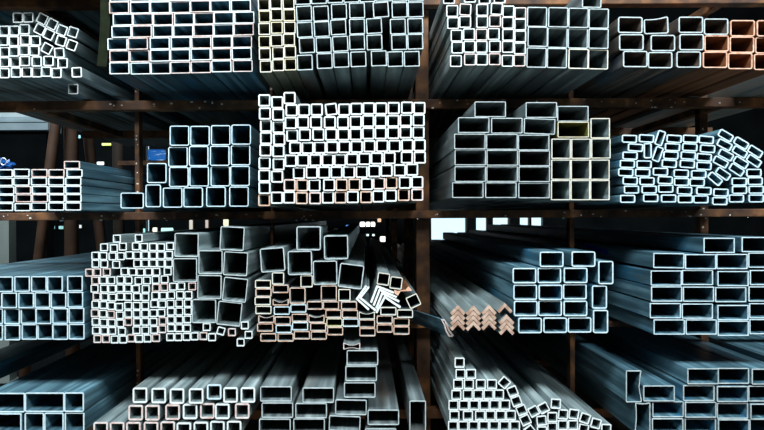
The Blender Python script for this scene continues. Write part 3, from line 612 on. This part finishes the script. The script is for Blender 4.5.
# stack: name of the kind, category, steel, mouth rounding (mm), yaw, length, words for the label, group
INFO = {
 'A': ('small_square_tube', 'w', 5, 0, 2.5, 'tumbled slim-tube pile, top shelf', 'slim tubes tumbled at the end of the top shelf'),
 'A2': ('small_square_tube', 'w', 5, 0, 2.5, '', 'slim tubes tumbled at the end of the top shelf'),
 'B': ('rectangular_tube', 'b', 3, 0, 6.0, 'brick-like flat-tube stack, top shelf', 'flat tubes stacked like bricks on the top shelf'),
 'C': ('small_square_tube', 'c', 3, 0, 6.0, 'narrow yellowish stack, top shelf', 'yellowish tubes in the narrow stack'),
 'D': ('square_tube', 'p', 4, 0, 6.0, 'dark square-tube stack, top shelf', 'square tubes in the dark top shelf stack'),
 'E': ('small_square_tube', 'w', 5, 0, 6.0, 'slim-tube stack right of post, top', 'slim tubes right of the main post'),
 'F': ('square_tube', 'p', 6, 0, 6.0, 'big square-tube block, top shelf', 'big square tubes on the top shelf'),
 'G': ('rectangular_tube', 'n', 9, 0, 6.0, 'part-rusty flat stack, top shelf', 'rounded flat tubes at the right of the top shelf'),
 'H': ('rectangular_tube', 'b', 4, 0, 4.6, 'left-end flat stack, second shelf', 'flat tubes at the left end of the second shelf'),
 'I': ('square_tube', 'b', 8, 0, 5.5, 'blue-edged square stack, second shelf', 'blue-edged square tubes on the second shelf'),
 'J': ('small_square_tube', 'w', 6, 0, 6.0, 'white small-square wall, second shelf', 'white-ended small tubes on the second shelf'),
 'K': ('rectangular_tube', 'p', 4, 0, 6.0, 'wide flat-tube stack, second shelf', 'wide flat tubes on the second shelf'),
 'K2': ('square_tube', 'w', 3, 0, 6.0, 'yellow-edged square block, second shelf', 'yellow-edged square tubes on the second shelf'),
 'L': ('rectangular_tube', 'b', 7, 0, 6.0, 'jumbled flat-tube heap, second shelf', 'jumbled flat tubes on the second shelf'),
 'M': ('square_tube', 'b', 4, 0, 6.0, 'left-end square stack, third shelf', 'square tubes at the left end of the third shelf'),
 'N': ('thin_square_tube', 'w', 3, 0, 6.0, 'thin-tube heap, third shelf', 'thin tubes heaped on the third shelf'),
 'O': ('square_tube', 'w', 6, 0, 5.0, 'leaning big-square stack, third shelf', 'big square tubes leaning over the thin ones'),
 'P': ('square_tube', 'w', 8, 0, 4.5, 'loose big squares, third shelf', 'loose big square tubes on the third shelf'),
 'Q': ('rectangular_tube', 'p', 5, 0, 3.8, 'battered flat-tube pile, third shelf', 'battered tubes piled on the third shelf'),
 'T': ('rectangular_tube', 'b', 8, 0, 3.0, 'blue rounded flat stack, third shelf', 'blue rounded flat tubes on the third shelf'),
 'U': ('rectangular_tube', 'b', 3, 0, 4.3, 'right-end wide stack, third shelf', 'wide flat tubes at the right end of the third shelf'),
 'V': ('rectangular_tube', 'b', 7, 0, 6.0, 'largest tubes, left of bottom shelf', 'largest tubes at the left of the bottom shelf'),
 'W': ('square_tube', 'w', 8, 0, 6.0, 'medium square stack, bottom shelf', 'medium square tubes on the bottom shelf'),
 'X': ('rectangular_tube', 'p', 6, 0, 6.0, 'loose wide flats, bottom shelf', 'loose wide flat tubes on the bottom shelf'),
 'Y': ('small_square_tube', 'w', 4, 0, 6.0, 'sliding small-square pile, bottom shelf', 'small tubes sliding down on the bottom shelf'),
 'Z': ('rectangular_tube', 'b', 4, 0, 6.0, 'dark right-end stack, bottom shelf', 'dark wide tubes at the right end of the bottom shelf'),
}
RIMWORD = {'w': 'white-edged', 'b': 'blue-edged', 'p': 'pink-edged', 's': 'grey-edged', 'o': 'copper-edged', 'c': 'cream-edged', 'r': 'rust-edged', 'y': 'yellow-edged', 'g': 'bright'}
SHAPEWORD = {'sag': 'sagging', 'crush': 'crushed', 'bow': 'flattened', 'bent': 'bent', 'dent': 'dented', 'dent2': 'dented'}
SOLO = {('A2', 0, 0): 'lone small square tube lying right of the tumbled pile on the top shelf',
        ('A2', 1, 0): 'lowest lone small square tube lying on the top shelf beam, left end'}
def put_tube(name, x, z, rot, w, h, wall, rad, length, body, rim, shape, depth, yaw, label, group):
    rj = random.Random(round(x * 7 + z * 13))
    mb, mr = tube_meshes(w, h, wall, min(rad, w * 0.3, h * 0.3), length, body, rim, shape, name)
    o = link(name, mb)
    o.location = (x, depth + rj.uniform(-0.004, 0.004), EYE + z)
    o.rotation_euler = (0, math.radians(rot), math.radians(yaw))
    tag(o, label, 'metal tube', group)
    c = link('cut_end', mr, o)
    return o
for key, (w, h, wall, r0, rim0, rows) in STACKS.items():
    kind, body0, rad, yaw, length, words, group = INFO[key]
    for ri, row in enumerate(rows):
        for ci, t in enumerate(row):
            d = t[3] if len(t) > 3 else {}
            rim = d.get('c', rim0); shape = d.get('shape')
            ww, hh = d.get('w', w), d.get('h', h)
            body = {'r': 'r', 'y': 'y'}.get(rim, body0) if key in ('G', 'K', 'Q') else ('p' if rim == 'r' else body0)
            nm = kind
            if abs(ww - hh) < 0.12 * max(ww, hh): nm = kind if 'square' in kind else 'square_tube'
            elif 'square' in kind: nm = 'rectangular_tube'
            lead = (SHAPEWORD[shape] if shape else ('tilted' if abs(t[2]) > 9 and abs(t[2]) < 80 else RIMWORD[rim]))
            n = len(row)
            from_right = key in ('A', 'M', 'V')
            which = lead + ' tube' if n == 1 else lead + ' ' + ORD[n - 1 - ci if from_right else ci] + ' tube from ' + ('right' if from_right else 'left')
            label = SOLO.get((key, ri, ci)) or '%s, %s row down, %s' % (which, ORD[ri], words)
            r = d.get('r', r0)
            put_tube(nm, t[0] / 1000, t[1] / 1000, t[2], ww / 1000 - 0.0012, hh / 1000 - 0.0012, wall / 1000, rad / 1000,
                     d.get('len', length), body, rim, shape, DIST * (r - 1), yaw, label, group)

# tubes whose ends lie past the picture but whose undersides show
for k in range(3):
    put_tube('rectangular_tube', 1.785 + k * 0.105, K1 - EYE + 0.0345, 0, 0.10, 0.066, 0.005, 0.008, 5.0, 'g', 'w', None, 0.0, 0,
             'galvanised tube resting on the right end of the top shelf beam, %s past the post' % ORD[k], 'galvanised tubes past the right post')
put_tube('slim_flat_tube', 1.60, K1 - EYE + 0.0125, 0, 0.055, 0.022, 0.003, 0.003, 4.5, 'g', 'w', None, 0.52, 0,
         'galvanised slim flat tube lying under the rusty tubes on the top shelf beam', None)
for k in range(14):
    put_tube('rectangular_tube', -1.98 + k * 0.098, K0 - EYE + 0.026, 0, 0.094, 0.05, 0.004, 0.004, 5.5, 'b', 'w', None, 0.0, 0,
             'dark flat tube on the uppermost beam, only its underside showing, %s from left end' % ORD[k], 'dark tubes on the uppermost beam')

# ------------------------------------------------------------------ angle bars and odd sections
def bar(name, pts, length, body, rim, depth, label, cat, group=None, inner=None, aim=(0, 0)):
    cx = sum(p[0] for p in pts) / len(pts) / 1000; cz = sum(p[1] for p in pts) / len(pts) / 1000
    P = [(a / 1000 - cx, b / 1000 - cz) for a, b in pts]
    n = len(P)
    def prism(y0, y1, mat, nm):
        f = lambda y: [(a + aim[0] * y, y, b + aim[1] * y) for a, b in P]
        if inner:
            Q = [(a / 1000 - cx, b / 1000 - cz) for a, b in inner]
            m = len(Q)
            g = lambda y: [(a + aim[0] * y, y, b + aim[1] * y) for a, b in Q]
            verts = f(y0) + f(y1) + g(y0) + g(y1)
            faces = [(k, (k + 1) % n, n + (k + 1) % n, n + k) for k in range(n)]
            faces += [(2 * n + k, 2 * n + m + k, 2 * n + m + (k + 1) % m, 2 * n + (k + 1) % m) for k in range(m)]
            me = bpy.data.meshes.new(nm); bm = bmesh.new()
            vv = [bm.verts.new(v) for v in verts]
            for fc in faces: bm.faces.new([vv[k] for k in fc])
            for off_o, off_i in ((0, 2 * n), (n, 2 * n + m)):
                ed = []
                for k in range(n): ed.append(bm.edges.get((vv[off_o + k], vv[off_o + (k + 1) % n])))
                for k in range(m): ed.append(bm.edges.get((vv[off_i + k], vv[off_i + (k + 1) % m])))
                bmesh.ops.triangle_fill(bm, edges=ed, use_beauty=True)
            bmesh.ops.recalc_face_normals(bm, faces=bm.faces)
            bm.to_mesh(me); bm.free(); me.materials.append(mat)
            return me
        verts = f(y0) + f(y1)
        caps = [(0, 1, 2, 3), (0, 3, 4, 5)] if n == 6 else [tuple(range(n))]
        faces = caps + [tuple(n + k for k in c[::-1]) for c in caps] + [(k, (k + 1) % n, n + (k + 1) % n, n + k) for k in range(n)]
        me = bpy.data.meshes.new(nm); bm = bmesh.new()
        vv = [bm.verts.new(v) for v in verts]
        for fc in faces: bm.faces.new([vv[k] for k in fc])
        bmesh.ops.triangulate(bm, faces=[q for q in bm.faces if len(q.verts) > 4], ngon_method='EAR_CLIP')
        bmesh.ops.recalc_face_normals(bm, faces=bm.faces)
        bm.to_mesh(me); bm.free(); me.materials.append(mat)
        return me
    o = link(name, prism(CUT, length, STEEL[body], name))
    o.location = (cx, depth + random.uniform(-0.001, 0.001), EYE + cz)
    tag(o, label, cat, group)
    link('cut_end', prism(0, CUT, RIM[rim], 'cut_end'), o)
    return o
COLW = ['leftmost column', 'second column', 'third column', 'column nearest the blue flats']
for b in BARS:
    k, i, r, pts = b[:4]; depth = DIST * (r - 1)
    if k[0] == 'R':
        bar('angle_bar', pts, 5.5, 'w', 't', depth, 'copper-edged angle bar, %s from top, %s of zigzags' % (ORD[i], COLW[int(k[1])]), 'angle bar', 'nested angle bars right of the post')
    elif k == 'SL':
        bar('angle_bar', pts, 4.0, 'w', 'w', depth, 'white-edged angle bar in the leaning bundle, %s from its top' % ORD[i], 'angle bar', 'white-edged angle bars in the leaning bundle')
    elif k == 'SV':
        bar('angle_bar', pts, 4.0, 'w', 'w', depth, 'open V-shaped angle bar left of the white bundle, %s' % ('outer one' if i == 0 else 'inner one'), 'angle bar', 'V-shaped angle bars beside the bundle')
    elif k == 'CH':
        bar('crushed_tube', pts, 0.44, 'b', 'p', depth, 'bent blue-grey tube with a crushed end poking out left of the zigzag bars', 'metal tube', None, b[4], (-0.24, -0.05))
    else:
        bar('folded_strip', pts, 1.2, 'r', 'r', depth, 'small rusty folded strip between the tilted square tubes', 'metal strip')

# ------------------------------------------------------------------ beyond the rack
def column(label, name, u0, v0, u1, v1, r, wpx, mat):
    a, b = Vector(at(u0, v0, r)), Vector(at(u1, v1, r))
    d = (b - a) / (b.z - a.z)
    top = a + d * (3.2 - a.z); bot = a + d * (0.0 - a.z)
    rad = wpx * r * PX / 2
    e = empty(name, bot)
    bm = bmesh.new(); add_rod(bm, (0, 0, 0.012), top - bot, rad, seg=24)
    done(bm, 'shaft', mat, e, smooth=True)
    bm = bmesh.new(); add_box(bm, -rad * 1.6, rad * 1.6, -rad * 1.6, rad * 1.6, 0, 0.012)
    done(bm, 'base_plate', mat, e)
    tag(e, label, 'column')
column('upright round rusty column behind the flat tubes at the left end', 'steel_column', 71, 118, 72, 258, 1.86, 13.5, RUST2)
column('leaning rusty pipe strut left of the round upright column', 'pipe_strut', 56.5, 118, 38.5, 263, 1.80, 10.2, RUST2)
column('leaning rusty pipe strut right of the round upright column', 'pipe_strut', 87, 128, 102, 250, 1.95, 10, RUST2)
column('farther dark rusty column between the strut and the speckled post', 'steel_column', 118, 135, 119, 235, 2.5, 11, RUST3)
a = at(7, 240, 2.0)
g = empty('grey_column', (a[0], a[1], 0))
boxes('shaft', GREYCOL, g, (-0.044, 0.044, -0.05, 0.05, 0.015, 1.32)); boxes('base_plate', GREYCOL, g, (-0.08, 0.08, -0.08, 0.08, 0, 0.015))
tag(g, 'short square grey column at the left end behind the third shelf', 'column')
# low building across the yard, left
b0, b1 = at(-60, 90, 4.0), at(50.5, 131, 4.0)
bld = empty('yard_building', ((b0[0] + b1[0]) / 2, b0[1], 0))
hw = (b1[0] - b0[0]) / 2
zt, zm, zb = at(20, 100, 4.0)[2], at(20, 118, 4.0)[2], at(20, 131, 4.0)[2]
boxes('upper_cladding', WHITEB, bld, (-hw, hw, 0, 0.3, zm, zt + 0.9))
boxes('fascia', PALE, bld, (-hw - 0.02, hw + 0.02, -0.12, 0.3, zb, zm), (-hw - 0.02, hw + 0.02, -0.16, -0.12, zb + 0.12, zb + 0.16))
boxes('dark_wall', DARKWALL, bld, (-hw, hw - 0.1, 0.05, 0.3, 0, zb))
tag(bld, 'low building with pale blue fascia seen past the left end of the rack', 'building')

def lamp(u0, v0, u1, v1, col, strength, label, name='bulkhead_lamp', cat='lamp', group='small lamps on the far dark wall', mat=None):
    a, b = at(u0, v0, RB), at(u1, v1, RB)
    cx, cz = (a[0] + b[0]) / 2, (a[2] + b[2]) / 2
    w, h = abs(b[0] - a[0]) / 2, abs(a[2] - b[2]) / 2
    e = empty(name, (cx, YB, cz))
    boxes('housing', BLACK, e, (-w - 0.01, w + 0.01, -0.03, 0, -h - 0.01, h + 0.01))
    bm = bmesh.new()
    add_box(bm, -w, w, -0.06, -0.03, -h, h)
    done(bm, 'lens', mat or material('lamp_glow', 0.5, 0, (0.8, 0.8, 0.8), col, strength), e, bevel=min(w, h) * 0.45)
    tag(e, label, cat, group)
W_, C_, O_ = (1, 1, 0.95), (0.35, 0.9, 0.95), (1, 0.55, 0.25)
lamp(101, 134.5, 104.5, 137.5, (0.8, 1, 1), 1.6, 'white lamp left of its twin, above the yellow-green light')
lamp(107.5, 134.5, 111.5, 138, (0.8, 1, 1), 2.2, 'white lamp nearest the speckled post, above the yellow-green light')
lamp(79, 135.5, 81.5, 138.5, C_, 1.2, 'small cyan lamp beside the round column, lower of two')
lamp(79, 126, 81.5, 128, (0.8, 1, 1), 1.0, 'small white lamp beside the round column, upper of two')
lamp(103, 143.5, 112, 145.8, (0.65, 0.85, 0.05), 1.4, 'yellow-green strip light under two white lamps', 'strip_light')
lamp(98, 162, 105, 165.2, (0.85, 1, 1), 1.3, 'white lamp just above the left-end flat stack', 'strip_light')
lamp(24.5, 246, 28.5, 250, (0.6, 1, 0.95), 1.0, 'pale lamp left of the leaning strut, above the left-end squares')
lamp(33, 246, 35.5, 249, (0.6, 1, 0.95), 0.9, 'tiny pale lamp touching the leaning strut, third shelf')
lamp(25, 229, 28.5, 231, (0.1, 0.5, 0.8), 0.7, 'dim blue lamp left of the leaning strut, third shelf')
lamp(49, 226, 56, 229, (0.3, 0.8, 0.8), 0.7, 'dim cyan strip light right of the leaning strut', 'strip_light')
lamp(60, 226, 64.5, 229, (0.3, 0.8, 0.8), 0.7, 'dim cyan lamp touching the round column, third shelf')
lamp(79.5, 225, 82.5, 228, (0.75, 0.95, 0.9), 0.9, 'pale lamp right of the round column, third shelf')
lamp(138, 228.5, 146, 232.5, (0.2, 0.85, 0.8), 0.9, 'cyan strip light above the thin-tube heap', 'strip_light')
lamp(153.5, 227.5, 158, 232, (0.95, 0.9, 0.7), 1.0, 'warm lamp above the thin-tube heap')
lamp(162, 228, 174, 232.5, (0.45, 0.95, 0.85), 0.9, 'wide pale green strip light above the thin-tube heap', 'strip_light')
lamp(190, 220, 193.5, 231, (0.85, 0.75, 0.55), 0.5, 'dim warm upright light left of the leaning big squares', 'strip_light')
lamp(206, 220, 209, 228, (0.7, 0.45, 0.35), 0.5, 'dim pinkish upright light above the leaning big squares', 'strip_light')
lamp(224, 219, 229, 226, (0.9, 0.85, 0.55), 0.8, 'yellowish lamp above the leaning big squares')
for k, (u, w_) in enumerate(((360, 5), (366, 4), (371, 4))):
    lamp(u, 222, u + w_, 226.5, (1, 1, 0.9), 2.0, 'bright white lamp over the loose squares, %s from left' % ORD[k])
for k, u in enumerate((360.2, 366.4, 372.2)):
    lamp(u, 234, u + 2.4, 236, (0.8, 1, 0.95), 1.2, 'tiny white lamp in the lower row over the leaning bundle, %s from left' % ORD[k])
lamp(380, 236.5, 387.5, 241.5, (1, 0.95, 0.85), 1.6, 'white lamp nearest the main post over the leaning bundle')
lamp(357.5, 239, 359.5, 244, C_, 1.0, 'small cyan lamp left of the leaning bundle')
lamp(377.5, 218.5, 381, 222, O_, 0.9, 'small orange lamp under the second shelf beam near the main post')
lamp(346, 225, 354, 230, (0.03, 0.25, 0.9), 0.9, 'dim blue strip light over the loose squares', 'strip_light')
# blue sign with a pale streak; its glow is added emission
SIGN = material('glowing_blue_sign', 0.6, 0, (0.0, 0.02, 0.06))
nt = SIGN.node_tree; sb = nt.nodes['Principled BSDF']
tc = nt.nodes.new('ShaderNodeTexCoord'); wv = nt.nodes.new('ShaderNodeTexNoise'); wv.inputs['Scale'].default_value = 9.0
mp = nt.nodes.new('ShaderNodeMapping'); mp.inputs['Rotation'].default_value = (0, 0.5, 0); mp.inputs['Scale'].default_value = (0.7, 1, 4)
cr = nt.nodes.new('ShaderNodeValToRGB')
cr.color_ramp.elements[0].position = 0.56; cr.color_ramp.elements[0].color = (0.005, 0.13, 0.50, 1)
cr.color_ramp.elements[1].position = 0.74; cr.color_ramp.elements[1].color = (0.45, 0.75, 0.95, 1)
nt.links.new(tc.outputs['Object'], mp.inputs[0]); nt.links.new(mp.outputs[0], wv.inputs['Vector']); nt.links.new(wv.outputs['Fac'], cr.inputs[0])
nt.links.new(cr.outputs[0], sb.inputs['Emission Color']); sb.inputs['Emission Strength'].default_value = 0.75
lamp(149.5, 150, 166.5, 160.5, None, 0, 'bright blue panel left of the blue-edged square stack', 'blue_sign', 'sign', None, SIGN)

# ------------------------------------------------------------------ small loose things
# crumpled blue sheet on the left-end flat stack
bm = bmesh.new()
bmesh.ops.create_icosphere(bm, subdivisions=4, radius=1)
from mathutils import noise
for v in bm.verts:
    p = v.co.copy(); q = 0.72 + 0.55 * noise.noise(p * 2.3) + 0.25 * noise.noise(p * 6)
    v.co = Vector((p.x * 0.034 * q, p.y * 0.05 * q, max(p.z * 0.030 * q, -0.02)))
s = at(1, 162, 1.02)
mz = min(v.co.z for v in bm.verts)
HT = max(EYE + (t[1] + 13) / 1000 for t in STACKS['H'][5][1][:1]) + 0.004
sheet = done(bm, 'plastic_sheet', BLUEP, None, loc=(s[0], 0.07, HT - mz))
tag(sheet, 'crumpled blue plastic sheet on top of the left-end flat stack', 'plastic sheet')
bm = bmesh.new()
prev = None
for k in range(15):
    a = k / 14 * 2 * math.pi
    p = Vector((0.027 + 0.012 * math.cos(a), -0.05, 0.012 + 0.014 * math.sin(a)))
    if prev: add_rod(bm, prev, p, 0.0018, seg=8)
    prev = p
done(bm, 'tie_wire', WIRE, sheet)
# olive strap hanging at the side of the brick-like stack
bm = bmesh.new()
xs_ = STACKS['B'][5][1][0][0] / 1000 - 0.058
prev = None
for k in range(13):
    f = k / 12
    z = K0 - 0.02 - f * (K0 - K1 - 0.10)
    x = xs_ - 0.004 + 0.012 * math.sin(f * 2.6) - 0.02 * f
    vs_ = [bm.verts.new((x - 0.016, 0.10, z)), bm.verts.new((x + 0.016, 0.12, z)), bm.verts.new((x + 0.016, 0.124, z)), bm.verts.new((x - 0.016, 0.104, z))]
    if prev:
        for j in range(4): bm.faces.new((prev[j], prev[(j + 1) % 4], vs_[(j + 1) % 4], vs_[j]))
    else: bm.faces.new(vs_)
    prev = vs_
bm.faces.new(prev[::-1]); bmesh.ops.recalc_face_normals(bm, faces=bm.faces)
tag(done(bm, 'webbing_strap', GREEN), 'olive green webbing strap hanging left of the brick-like stack', 'strap')
# blue strap along the corner of the right-end wide stack
t0 = STACKS['U'][5][1][0]
xe, ze = t0[0] / 1000 - STACKS['U'][0] / 2000, EYE + t0[1] / 1000 + STACKS['U'][1] / 2000 + 0.003
bm = bmesh.new(); prev = None
for k in range(14):
    y = 0.42 + k * 0.085
    dz = -0.028 * max(0, 1 - k / 5) ** 1.5
    x = xe - 0.004 + 0.03 * (k / 13)
    zz = ze + 0.003 + dz if k < 5 else ze + 0.003
    x = xe - 0.013 if k < 5 else xe + 0.02 * (k - 4) / 9
    vs_ = [bm.verts.new((x - 0.0025, y, zz - 0.012)), bm.verts.new((x, y, zz - 0.012)), bm.verts.new((x, y, zz + 0.008)), bm.verts.new((x - 0.0025, y, zz + 0.008))]
    if k >= 5:
        for q_, (ax_, az_) in zip(vs_, ((0, 0), (0.03, 0), (0.03, 0.004), (0, 0.004))): q_.co = (x + ax_, y, ze + 0.0005 + az_)
    if prev:
        for j in range(4): bm.faces.new((prev[j], prev[(j + 1) % 4], vs_[(j + 1) % 4], vs_[j]))
    else: bm.faces.new(vs_)
    prev = vs_
bm.faces.new(prev[::-1]); bmesh.ops.recalc_face_normals(bm, faces=bm.faces)
tag(done(bm, 'blue_strap', BLUES), 'dark blue strap lying along the edge of the right-end wide stack', 'strap')
